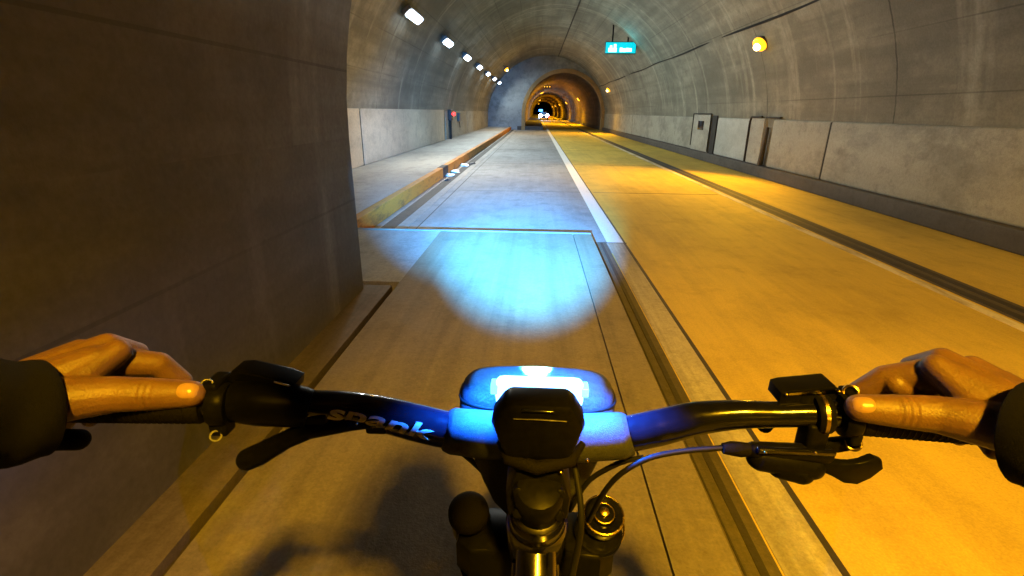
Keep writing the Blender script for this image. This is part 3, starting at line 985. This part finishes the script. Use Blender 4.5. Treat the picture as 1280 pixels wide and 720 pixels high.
wheel(WC)
wheel(Vector((BXc, -0.56, 0.60)))
MB().box(BXc - .07, BXc + .07, -.52, -.26, 1.12, 1.17, .02).tube([(BXc, -.34, .95), (BXc, -.385, 1.13)], .015, 16).build('saddle', M['rubber'], bike)
g = MB().lathe((BXc - .09, -.14, .57), (1, 0, 0), [(0, .02), (.18, .02)]).tube([(BXc + .09, -.14, .57), (BXc + .1, .02, .53)], .012, 12).tube([(BXc - .09, -.14, .57), (BXc - .1, -.30, .61)], .012, 12)
g.lathe((BXc + .05, -.14, .57), (1, 0, 0), [(0, .08), (.004, .085), (.008, .08)]).build('crank', M['black'], bike)
MB().box(BXc + .10, BXc + .20, -.03, .07, .52, .54, .004).build('pedal', M['black'], bike)
MB().box(BXc - .20, BXc - .10, -.35, -.25, .60, .62, .004).build('pedal', M['black'], bike)

# grips
for s_ in (-1, 1):
    xs_ = [0.278, 0.280, 0.30, 0.33, 0.36, 0.39, 0.408, 0.411]
    g = MB()
    path = [bar_at(s_ * x)[0] for x in xs_]
    if s_ > 0:
        path[-1] = bp[-1] + Vector((0.001, 0, 0))
    g.tube(path, [0.0150, 0.0166, 0.0162, 0.0158, 0.0158, 0.0164, 0.0172, 0.0150], 24)
    for i in range(26):
        c_, r_, d_ = bar_at(s_ * (0.288 + i * 0.0046))
        g.torus(c_, d_, 0.0158, 0.0010, 24, 6)
    g.build('grip', M['rubber'], bike)


# right controls: clamp with two bolts, shifter window box, shifter pod with paddle, brake body and hose
def ring_on_bar(x, w, r, m, name, parent=bike):
    g = MB()
    a, _, d_ = bar_at(x - w / 2)
    b_, _, _ = bar_at(x + w / 2)
    g.tube([a - d_ * 0.001, a, a.lerp(b_, .15), a.lerp(b_, .85), b_, b_ + d_ * 0.001], [r * 0.7, r * .93, r, r, r * .93, r * 0.7], 24)
    return g.build(name, m, parent)


def at(x, y, z):
    return Vector((x, y, z))


ring_on_bar(0.252, 0.012, 0.0165, M['black'], 'clamp')
ring_on_bar(0.2515, 0.004, 0.0172, M['brass'], 'clamp_band')
gc = ring_on_bar(0.272, 0.013, 0.0185, M['black'], 'grip_clamp')
def ringed_bolt(p, n_, parent, R=0.0052):
    MB().torus(p, n_, R, 0.0014, 24, 8).build('bolt_ring', M['brass'], parent)
    MB().lathe(p - Vector(n_) * 0.004, n_, [(0, R), (0.003, R), (0.0032, R * .5)], 14).build('bolt', M['black'], parent)
tow = (CAM - Vector((0.27, .375, 1.25))).normalized()
ringed_bolt(at(.2725, .380, 1.2585), tow, gc)
ringed_bolt(at(.2765, .366, 1.217), tow, gc)
MB().box(.268, .278, .366, .392, 1.240, 1.259, .003).build('clamp_lug', M['black'], bike)
MB().box(.271, .281, .362, .378, 1.216, 1.235, .003).build('clamp_lug', M['black'], bike)
# display window box
d_ = MB().prism([(.2175, 1.243), (.2665, 1.247), (.2665, 1.2575), (.262, 1.261), (.224, 1.2555), (.2175, 1.253)], 'y', .384, .408, .002).build('gear_display', M['plastic'], bike)
MB().prism([(.222, 1.2515), (.2625, 1.2560), (.2625, 1.2590), (.224, 1.2540)], 'y', .3825, .3845).build('display_window', M['chrome'], d_)
MB().ball((.2215, .3825, 1.2525), .0016, 10, 6).build('bolt', M['brass'], d_)
MB().ball((.2645, .3825, 1.2572), .0018, 10, 6).build('bolt', M['brass'], d_)
MB().tube([(.242, .386, 1.236), (.242, .39, 1.250)], .009, 14).build('display_bracket', M['black'], bike)
# brake/shift pod below
g = MB()
g.capsule((.198, .371, 1.203), (.256, .369, 1.203), .0075, .0085)
g.capsule((.205, .372, 1.195), (.248, .368, 1.190), .012, .011)
g.capsule((.222, .370, 1.187), (.240, .366, 1.185), .010, .010)
g.box(.238, .256, .366, .386, 1.200, 1.232, .004)
pod = g.build('brake_body', M['plastic'], bike)
MB().box(.196, .262, .361, .366, 1.206, 1.2115, .002).build('brake_cover', M['black_gloss'], pod)
MB().ball((.2015, .3595, 1.2098), .0014, 8, 6).build('bolt', M['steel'], pod)
MB().ball((.2425, .3595, 1.2112), .0014, 8, 6).build('bolt', M['steel'], pod)
MB().tube([(.171, .372, 1.2025), (.178, .372, 1.203), (.186, .371, 1.203), (.199, .371, 1.2035)], [.0045, .0062, .0066, .0050], 14).build('hose_boot', M['rubber'], pod)
pad = [(.252, 1.190), (.263, 1.185), (.275, 1.178), (.287, 1.177), (.297, 1.184), (.305, 1.195), (.302, 1.203), (.295, 1.206), (.286, 1.201), (.277, 1.199), (.266, 1.199), (.253, 1.200)]
MB().prism(pad, 'y', .362, .370, .0025).build('shift_paddle', M['plastic'], bike)
MB().prism([(.248, 1.196), (.282, 1.205), (.283, 1.214), (.276, 1.216), (.258, 1.212), (.247, 1.206)], 'y', .372, .380, .002).build('shift_paddle', M['plastic'], bike)
# brake lever blade beyond the bar
def lever(s_, x0):
    p, r = smooth_path([(s_ * x0, .395, 1.212), (s_ * (x0 + .03), .425, 1.205), (s_ * (x0 + .07), .432, 1.20), (s_ * (x0 + .11), .428, 1.195)], [.007, .0065, .0055, .0065], 5)
    return MB().tube(p, r, 14).build('brake_lever', M['black'], bike)
lever(1, 0.215)
lever(-1, 0.215)
# hoses
p, r = smooth_path([(.172, .373, 1.2025), (.138, .374, 1.1965), (.108, .372, 1.189), (.086, .374, 1.170), (.074, .382, 1.142), (.068, .400, 1.10), (.066, .430, 1.05)], [.0026] * 7, 6)
MB().tube(p, r, 10).build('brake_hose', M['cable'], bike)
p, r = smooth_path([(.108, .388, 1.177), (.094, .392, 1.170), (.078, .398, 1.155), (.060, .404, 1.132), (.045, .41, 1.09)], [.0026] * 5, 6)
MB().tube(p, r, 10).build('gear_cable', M['cable'], bike)
p, r = smooth_path([(.045, .40, 1.16), (.052, .37, 1.12), (.046, .36, 1.06), (.030, .33, .99), (.02, .27, .93)], [.0032] * 5, 6)
MB().tube(p, r, 10).build('gear_cable', M['cable'], bike)
p, r = smooth_path([(-.12, .405, 1.185), (-.08, .43, 1.15), (-.04, .44, 1.10), (.0, .43, 1.05), (.04, .40, 1.0), (.03, .30, .93)], [.003] * 6, 6)
MB().tube(p, r, 10).build('brake_hose', M['cable'], bike)

# left controls
gc = ring_on_bar(-0.266, 0.014, 0.0185, M['black'], 'grip_clamp')
towl = (CAM - Vector((-0.27, .36, 1.24))).normalized()
MB().box(-.276, -.262, .350, .376, 1.236, 1.262, .004).build('clamp_lug', M['black'], bike)
MB().box(-.274, -.258, .346, .362, 1.213, 1.232, .004).build('clamp_lug', M['black'], bike)
MB().torus(at(-.270, .352, 1.2615), towl, .0042, .0010, 20, 6, PI * 0.9, 0.4).build('bolt_ring', M['steel'], gc)
MB().torus(at(-.266, .344, 1.2165), towl, .0042, .0009, 20, 6).build('bolt_ring', M['box_grey'], gc)
d_ = MB().prism([(-.262, 1.246), (-.206, 1.246), (-.2045, 1.2535), (-.214, 1.2575), (-.250, 1.2655), (-.259, 1.2645), (-.2635, 1.259)], 'y', .368, .392, .003).build('gear_display', M['plastic'], bike)
MB().tube([(-.2205, .3665, 1.2575), (-.2095, .3665, 1.2545), (-.2065, .3668, 1.2535)], [.0010, .0013, .0008], 8).build('display_trim', M['steel'], d_)
MB().ball((-.2500, .3555, 1.2495), .0010, 8, 6).build('bolt', M['steel'], d_)
g = MB()
p, r = smooth_path([(-.258, .366, 1.238), (-.235, .366, 1.236), (-.210, .370, 1.232), (-.196, .373, 1.228)], [.0185, .0195, .0190, .0165], 4)
g.tube(p, r, 22)
g.box(-.212, -.176, .362, .385, 1.210, 1.230, .006)
pod = g.build('brake_body', M['plastic'], bike)
g = MB()
g.chain([(-.2505, .356, 1.1835), (-.240, .358, 1.1880), (-.216, .362, 1.2015), (-.196, .366, 1.2105), (-.160, .370, 1.2160), (-.137, .376, 1.2145)], [.0098, .0100, .0082, .0088, .0075, .0055], 16)
g.box(-.1465, -.128, .370, .384, 1.204, 1.216, .003)
g.build('dropper_lever', M['plastic'], bike)
MB().ball((-.150, .362, 1.221), .0012, 8, 6).build('bolt', M['steel'], pod)

# ------------------------------------------------------------------ bag in front of the bar and the head lamp on the stem
lv = [(1.052, .018, .012), (1.056, .032, .018), (1.075, .046, .024), (1.10, .056, .027), (1.13, .066, .030), (1.16, .075, .032), (1.185, .0795, .033), (1.200, .0795, .0335), (1.204, .0785, .033), (1.206, .0790, .0333), (1.214, .0765, .032), (1.2195, .072, .029), (1.2225, .063, .023), (1.2235, .040, .012)]
bag = MB().rings([superell(0.008, 0.4475 + (0.002 if z > 1.2 else 0), z, a, b_) for z, a, b_ in lv]).build('handlebar_bag', M['bag'])
tag(bag, 'dark rounded woven bag in front of the handlebar, its top glaring blue-white', 'bag')
sm = MB()
rr = superell(0.008, 0.4495, 1.205, .0797, .0341)
sm.tube([Vector(p) for p in rr] + [Vector(rr[0])], 0.0012, 8)
sm.build('seam', M['cable'], bag)

hl = empty('bicycle_headlamp', (BXc, 0.352, 1.21), 'rounded black bicycle headlamp on the stem throwing blue light forward', 'headlamp')
# body: rounded trapezoid facing the rider
poly = []
for (cx, cz, rr_, a0, a1) in ((0.030, 1.2545, 0.009, 90, 30), (0.0345, 1.243, 0.011, 30, -20), (0.026, 1.222, 0.013, -20, -90), (-0.010, 1.222, 0.013, -90, -160), (-0.0190, 1.243, 0.011, 200, 150), (-0.0140, 1.2545, 0.009, 150, 90)):
    for i in range(5):
        t = math.radians(a0 + (a1 - a0) * i / 4)
        poly.append((cx + rr_ * math.cos(t), cz + rr_ * math.sin(t)))
MB().prism(poly, 'y', .334, .368, .009).build('lamp_body', M['plastic'], hl)
MB().box(-0.006, 0.020, .3325, .3355, 1.2580, 1.2602, .001).build('button', M['black_gloss'], hl)
MB().tube([(-.012, .3335, 1.2515), (.006, .3332, 1.2518), (.030, .3335, 1.2508)], .0006, 6).build('ridge', M['steel'], hl)
MB().box(-.026, .042, .366, .388, 1.214, 1.238, .004).build('lamp_head', M['plastic'], hl)
MB().box(-.031, .049, .384, .404, 1.2275, 1.2530, .0085).build('lens', M['e_head'], hl)
g = MB()
g.tube([(-.024, .352, 1.216), (-.016, .338, 1.209), (.008, .333, 1.206), (.036, .338, 1.210), (.046, .352, 1.217)], [.003, .005, .006, .005, .003], 12)
g.box(-.012, .028, .338, .372, 1.196, 1.214, .004)
g.build('mount_strap', M['rubber'], hl)
MB().ball((.050, .345, 1.2055), .0016, 8, 6).build('bolt', M['brass'], hl)
MB().ball((.0275, .334, 1.2015), .0014, 8, 6).build('bolt', M['brass'], hl)
LP = Vector((.008, .409, 1.2464))
lamp('beam', 'SPOT', LP, BLUE, P_BEAM, hl, .007, LP + Vector((-0.02, 1, -0.225)), math.radians(27), 1.0)
lamp('spill', 'SPOT', LP, BLUE, P_SPILL, hl, .004, LP + Vector((-0.15, 1, -0.075)), math.radians(30), .9)
for sx in (-1, 1):                                     # glowing blocks and spots added to tint the bar and pad blue
    c_ = Vector((.009 + sx * .0405, .392, 1.2440))
    MB().box(c_.x - .0035, c_.x + .0035, .386, .400, 1.2400, 1.2490, .0015).build('added_glow_block', M['e_blue'], hl)
    lamp('added_side_light', 'SPOT', c_ + Vector((sx * .006, 0, .003)), (0.010, 0.15, 1.0), P_LEAK * .32, hl, .004, c_ + Vector((sx * .55, .02, -1)), math.radians(104), .5)
lamp('lens_glow', 'SPOT', LP + Vector((0, .002, 0.008)), (0.02, 0.25, 1.0), P_LEAK * .5, hl, .006, LP + Vector((0, .3, -1)), math.radians(150), .3)


# ------------------------------------------------------------------ rider
def remeshed(g, voxel, smooth=3, name='tmp'):
    o = g.build(name, M['skin'])
    m = o.modifiers.new('r', 'REMESH')
    m.mode = 'VOXEL'
    m.voxel_size = voxel
    m.use_smooth_shade = True
    if smooth:
        s_ = o.modifiers.new('s', 'SMOOTH')
        s_.factor = 0.5
        s_.iterations = smooth
    bpy.context.view_layer.update()
    me = bpy.data.meshes.new_from_object(o.evaluated_get(bpy.context.evaluated_depsgraph_get()))
    bpy.data.objects.remove(o)
    return [p.co.copy() for p in me.vertices], [tuple(f.vertices) for f in me.polygons]


def hand(s_, O, thumb, fingers, wrist, elbow, palm_fill):
    """s_: +1 right hand, -1 left. Local axes: a = towards the stem, f = forward, u = up."""
    def P(a, f, u):
        return O + Vector((-s_ * a, f, u))
    g = MB()
    W = P(*wrist)
    g.chain([Vector(elbow), W.lerp(Vector(elbow), 0.25), W], [.042, .034, .026], 18)
    for ch, rad in fingers:
        pts = [P(*q) for q in ch]
        g.chain([W.lerp(pts[0], 0.25)] + pts, [.020] + rad, 14)
    for a, b_, r0, r1 in palm_fill:
        g.capsule(P(*a), P(*b_), r0, r1, 14)
    pts = [P(*q) for q in thumb[0]]
    g.chain(pts, thumb[1], 16)
    vs, fs = remeshed(g, 0.0013, 5)
    return vs, fs, P


def finger(a0, da, f0=.030, u0=.030, r=.0095, spread=0.0):
    return ([(a0, f0, u0), (a0 + da * .5 + spread, f0 + .026, u0 - .020), (a0 + da, f0 + .012, u0 - .052), (a0 + da, f0 - .012, u0 - .062)], [r * 1.18, r, r * .9, r * .8])


# right hand: thumb lying along the top of the grip, index reaching to the lever
OR = Vector((0.358, 0.364, 1.242))
thumbR = ([(-.022, -.050, .020), (.006, -.034, .020), (.036, -.014, .0165), (.064, -.006, .0135), (.0880, -.002, .0125)], [.021, .0185, .0148, .0132, .0112])
fR = [([(.010, .028, .031), (.037, .046, .015), (.054, .054, -.008), (.056, .046, -.026)], [.0140, .0115, .0100, .0090]),
      finger(.004, .004, .034, .040), finger(-.019, .002, .030, .036, .0090), finger(-.040, -.002, .022, .028, .0082)]
vR, faR, PR = hand(1, OR, thumbR, fR, (-.030, -.066, .020), (0.46, 0.06, 1.36), [((-.03, -.045, .024), (.010, .012, .034), .019, .014), ((-.035, -.03, .016), (-.036, .014, .026), .018, .013), ((-.005, -.02, .024), (.014, .016, .036), .015, .0125), ((.004, -.032, .018), (.018, .022, .040), .012, .0105), ((.034, .036, .014), (.010, .036, .010), .010, .012), ((.030, .034, -.004), (.010, .036, -.006), .011, .012)])
# left hand
OL = Vector((-0.368, 0.347, 1.243))
thumbL = ([(-.030, -.046, .022), (-.002, -.032, .022), (.032, -.012, .0170), (.062, -.004, .0135), (.0870, .0, .0120)], [.021, .0185, .0148, .0132, .0112])
fL = [([(.000, .026, .025), (.026, .044, .014), (.037, .052, -.008), (.035, .044, -.026)], [.0140, .0115, .0100, .0090]),
      finger(-.006, .004, .032, .038), finger(-.028, .002, .028, .034, .0090), finger(-.048, -.002, .020, .026, .0082)]
vL, faL, PL = hand(-1, OL, thumbL, fL, (-.052, -.062, .022), (-0.46, 0.05, 1.36), [((-.038, -.042, .026), (.002, .010, .034), .019, .014), ((-.042, -.03, .018), (-.044, .012, .024), .018, .013), ((-.012, -.02, .024), (.006, .016, .034), .015, .0125), ((-.004, -.03, .020), (.012, .022, .038), .012, .0105)])


def creases(vs, P, base, tip, ks, depth=.0009, w=.0011):
    """shallow folds across the back of a thumb joint"""
    A, B = P(*base), P(*tip)
    d_ = (B - A).normalized()
    for p in vs:
        q = p - A
        t = q.dot(d_)
        rad = q - d_ * t
        if rad.length > .018 or rad.length < 1e-5:
            continue
        up_ = rad.normalized().dot((CAM - A).normalized())
        if up_ < 0.25:
            continue
        bend = .002 * (1 - up_)
        for k_ in ks:
            e = (t - k_ - bend) / w
            if abs(e) < 3:
                p -= rad.normalized() * depth * math.exp(-e * e) * min(1, (up_ - .25) * 2)


creases(vR, PR, thumbR[0][2], thumbR[0][4], (.018, .0225, .0275))
creases(vL, PL, thumbL[0][2], thumbL[0][4], (.020, .0245, .029), .0006)

# body: one figure, seated on the saddle, arms reaching to the grips
g = MB()
HIP, CH, NK, HD = Vector((BXc, -.44, 1.22)), Vector((BXc, -.24, 1.50)), Vector((BXc, -.12, 1.66)), Vector((BXc, .04, 1.79))
for dx in (-.07, 0, .07):
    g.chain([HIP + Vector((dx, 0, 0)), HIP.lerp(CH, .5) + Vector((dx * 1.05, -.03, 0)), CH + Vector((dx * 1.3, -.02, 0))], [.115, .105, .11])
g.chain([CH, NK, HD + Vector((0, -.02, -.06))], [.10, .065, .055])
g.ball(HD, (.075, .095, .115), 24, 16)
g.ball(HD + Vector((0, .06, -.06)), (.05, .045, .05))
g.capsule(HD + Vector((0, .09, .01)), HD + Vector((0, .108, -.025)), .010, .014)                 # nose
for dx in (-.03, .03):
    g.ball(HD + Vector((dx, .085, .02)), .013)                                                    # eyes
for dx in (-.078, .078):
    g.ball(HD + Vector((dx, -.01, -.01)), (.012, .025, .034))                                     # ears
g.capsule(HD + Vector((-.022, .098, -.062)), HD + Vector((.022, .098, -.062)), .008, .008)        # mouth
for s_ in (-1, 1):
    el = Vector((0.46 * s_, 0.05, 1.36))
    g.chain([Vector((BXc + .17 * s_, -.17, 1.60)), el, el.lerp(Vector((0.404 * s_, .30, 1.264)), .45)], [.062, .043, .037])
    kn = Vector((BXc + .13 * s_, -.02 + .05 * s_, .93 + .04 * -s_))
    ft = Vector((BXc + .15 * s_, (.0 if s_ > 0 else -.32), .60 if s_ > 0 else .68))
    g.chain([HIP + Vector((.09 * s_, 0, -.02)), kn, ft], [.085, .06, .04])
    g.chain([ft + Vector((0, -.03, -.01)), ft + Vector((0, .10, -.03))], [.04, .032])
vB, faB = remeshed(g, 0.007, 3)
g = MB()
g.add(vB, faB)
g.add(vR, faR)
g.add(vL, faL)
me = bpy.data.meshes.new('person')
me.from_pydata(g.v, [], g.f)
me.polygons.foreach_set('use_smooth', [True] * len(me.polygons))
me.materials.append(M['skin'])
person = bpy.data.objects.new('person', me)
col.objects.link(person)
tag(person, 'person in a black jacket riding the bike, bare hands on both grips', 'person')


def nail(vs, fs, P, thumb):
    """thin curved plate laid on the thumb's last joint"""
    from mathutils.bvhtree import BVHTree
    tree = BVHTree.FromPolygons([tuple(p) for p in vs], fs)
    A, B = P(*thumb[3]), P(*thumb[4])
    d_ = (B - A).normalized()
    n_ = (CAM - B).normalized() + Vector((0, 0, .45))
    n_ = (n_ - d_ * n_.dot(d_)).normalized()
    b_ = d_.cross(n_)
    C_ = B + d_ * .0005
    N, K = 7, 36
    top, under = [], []
    for i in range(N + 1):
        q = i / N
        for k in range(K):
            t = 2 * PI * k / K
            ct, st = math.cos(t), math.sin(t)
            e = 2 / 2.8
            u = .0078 * q * math.copysign(abs(ct) ** e, ct)
            v_ = .0068 * q * math.copysign(abs(st) ** e, st)
            o_ = C_ + d_ * u + b_ * v_ + n_ * .03
            hit = tree.ray_cast(o_, -n_, .06)
            p = hit[0] if hit[0] is not None else C_ + d_ * u + b_ * v_ + n_ * .010
            lift = .00055 * (1 - q ** 6) - (.00012 if q > .95 else 0)
            top.append(p + n_ * lift)
            under.append(p - n_ * .0012)
    fs_ = []
    for i in range(N):
        for k in range(K):
            a, b2 = i * K + k, i * K + (k + 1) % K
            fs_.append((a, b2, b2 + K, a + K))
    M_ = len(top)
    low = [(M_ + a, M_ + d2, M_ + c2, M_ + b2) for a, b2, c2, d2 in fs_]
    rim = [(N * K + k, N * K + (k + 1) % K, M_ + N * K + (k + 1) % K, M_ + N * K + k) for k in range(K)]
    g = MB().add(top + under, fs_ + low + rim)
    g.build('thumb_nail', M['nail'], person)


nail(vR, faR, PR, thumbR[0])
nail(vL, faL, PL, thumbL[0])

# jacket: torso and two sleeves with wrinkles, open cuffs
jk = MB()


def sleeve(s_, cuff, ctrl, rad):
    P_, R_ = smooth_path([cuff] + ctrl, rad, 12)
    n = 40
    rr = []
    up = Vector((0, 0, 1))
    for i, p in enumerate(P_):
        d_ = (P_[min(i + 1, len(P_) - 1)] - P_[max(i - 1, 0)]).normalized()
        a = (up - d_ * up.dot(d_)).normalized()
        b_ = d_.cross(a)
        row = []
        for j in range(n):
            t = 2 * PI * j / n
            e = math.cos(t) * b_ + math.sin(t) * a
            k_ = R_[i] + .006 * noise.noise(Vector((p.x * 20, p.y * 26, p.z * 20)) + e * 1.2) * min(1, i / 6)
            k_ += .0025 * math.sin(i * 1.1 + 2 * math.sin(t)) * min(1, i / 5)
            row.append(p + e * k_)
        rr.append(row)
    first = rr[0]
    c0 = P_[0]
    d0 = (P_[1] - P_[0]).normalized()
    inner = [[c0 + (q - c0) * .97 - d0 * .001 for q in first], [c0 + (q - c0) * .90 + d0 * .002 for q in first], [c0 + (q - c0) * .86 + d0 * .04 for q in first]]
    jk.rings(inner[::-1] + rr, False, False)


sleeve(1, Vector((.362, .324, 1.262)), [Vector((.398, .25, 1.287)), Vector((.44, .14, 1.322)), Vector((.462, .05, 1.362)), Vector((.40, -.04, 1.45)), Vector((.27, -.14, 1.57)), Vector((.16, -.19, 1.61))], [.0375, .042, .049, .055, .060, .075, .085])
sleeve(-1, Vector((-.380, .316, 1.258)), [Vector((-.413, .24, 1.285)), Vector((-.44, .13, 1.322)), Vector((-.462, .04, 1.362)), Vector((-.40, -.05, 1.45)), Vector((-.27, -.15, 1.57)), Vector((-.16, -.20, 1.61))], [.0375, .042, .049, .055, .060, .075, .085])
tor = []
for (y, z, a, b_) in [(-.47, 1.12, .17, .13), (-.45, 1.22, .18, .135), (-.37, 1.38, .185, .13), (-.28, 1.50, .205, .13), (-.21, 1.60, .19, .11), (-.155, 1.67, .10, .085), (-.14, 1.70, .085, .075)]:
    tor.append([(q[0], q[1], z - (q[1] - y) * .35) for q in superell(BXc, y, z, a, b_, 40, 2.4)])
jk.rings(tor, False, False)
jacket = jk.build('jacket', M['jacket'], person)
# loose cuff tab hanging under the left sleeve
MB().chain([(-.425, .318, 1.222), (-.400, .327, 1.2195), (-.377, .332, 1.2165)], [.0095, .0092, .0088], 16).build('cuff_tab', M['jacket'], person)
tr = MB()
for s_ in (-1, 1):
    kn = Vector((BXc + .13 * s_, -.02 + .05 * s_, .93 + .04 * -s_))
    ft = Vector((BXc + .15 * s_, (.0 if s_ > 0 else -.32), .60 if s_ > 0 else .68))
    tr.chain([HIP + Vector((.075 * s_, 0, .02)), kn, ft + Vector((0, 0, .05))], [.115, .075, .055], 20)
tr.build('trousers', M['trousers'], person)
for s_ in (-1, 1):
    ft = Vector((BXc + .15 * s_, (.0 if s_ > 0 else -.32), .60 if s_ > 0 else .68))
    MB().chain([ft + Vector((0, -.05, -.02)), ft + Vector((0, .05, -.03)), ft + Vector((0, .14, -.035))], [.045, .046, .036], 18).build('shoe', M['rubber'], person)
h = MB()
rr = []
for i in range(12):
    a = -0.15 + (PI / 2 + 0.15) * i / 12
    rr.append([(HD.x + .122 * math.cos(a) * math.cos(2 * PI * j / 32), HD.y - .015 + .148 * math.cos(a) * math.sin(2 * PI * j / 32), HD.z + .035 + .115 * math.sin(a)) for j in range(32)])
h.rings(rr, False, True)
h.prism([(HD.x - .08, HD.y + .08), (HD.x + .08, HD.y + .08), (HD.x + .06, HD.y + .175), (HD.x - .06, HD.y + .175)], 'z', HD.z + .052, HD.z + .062)
h.build('helmet', M['helmet'], person)
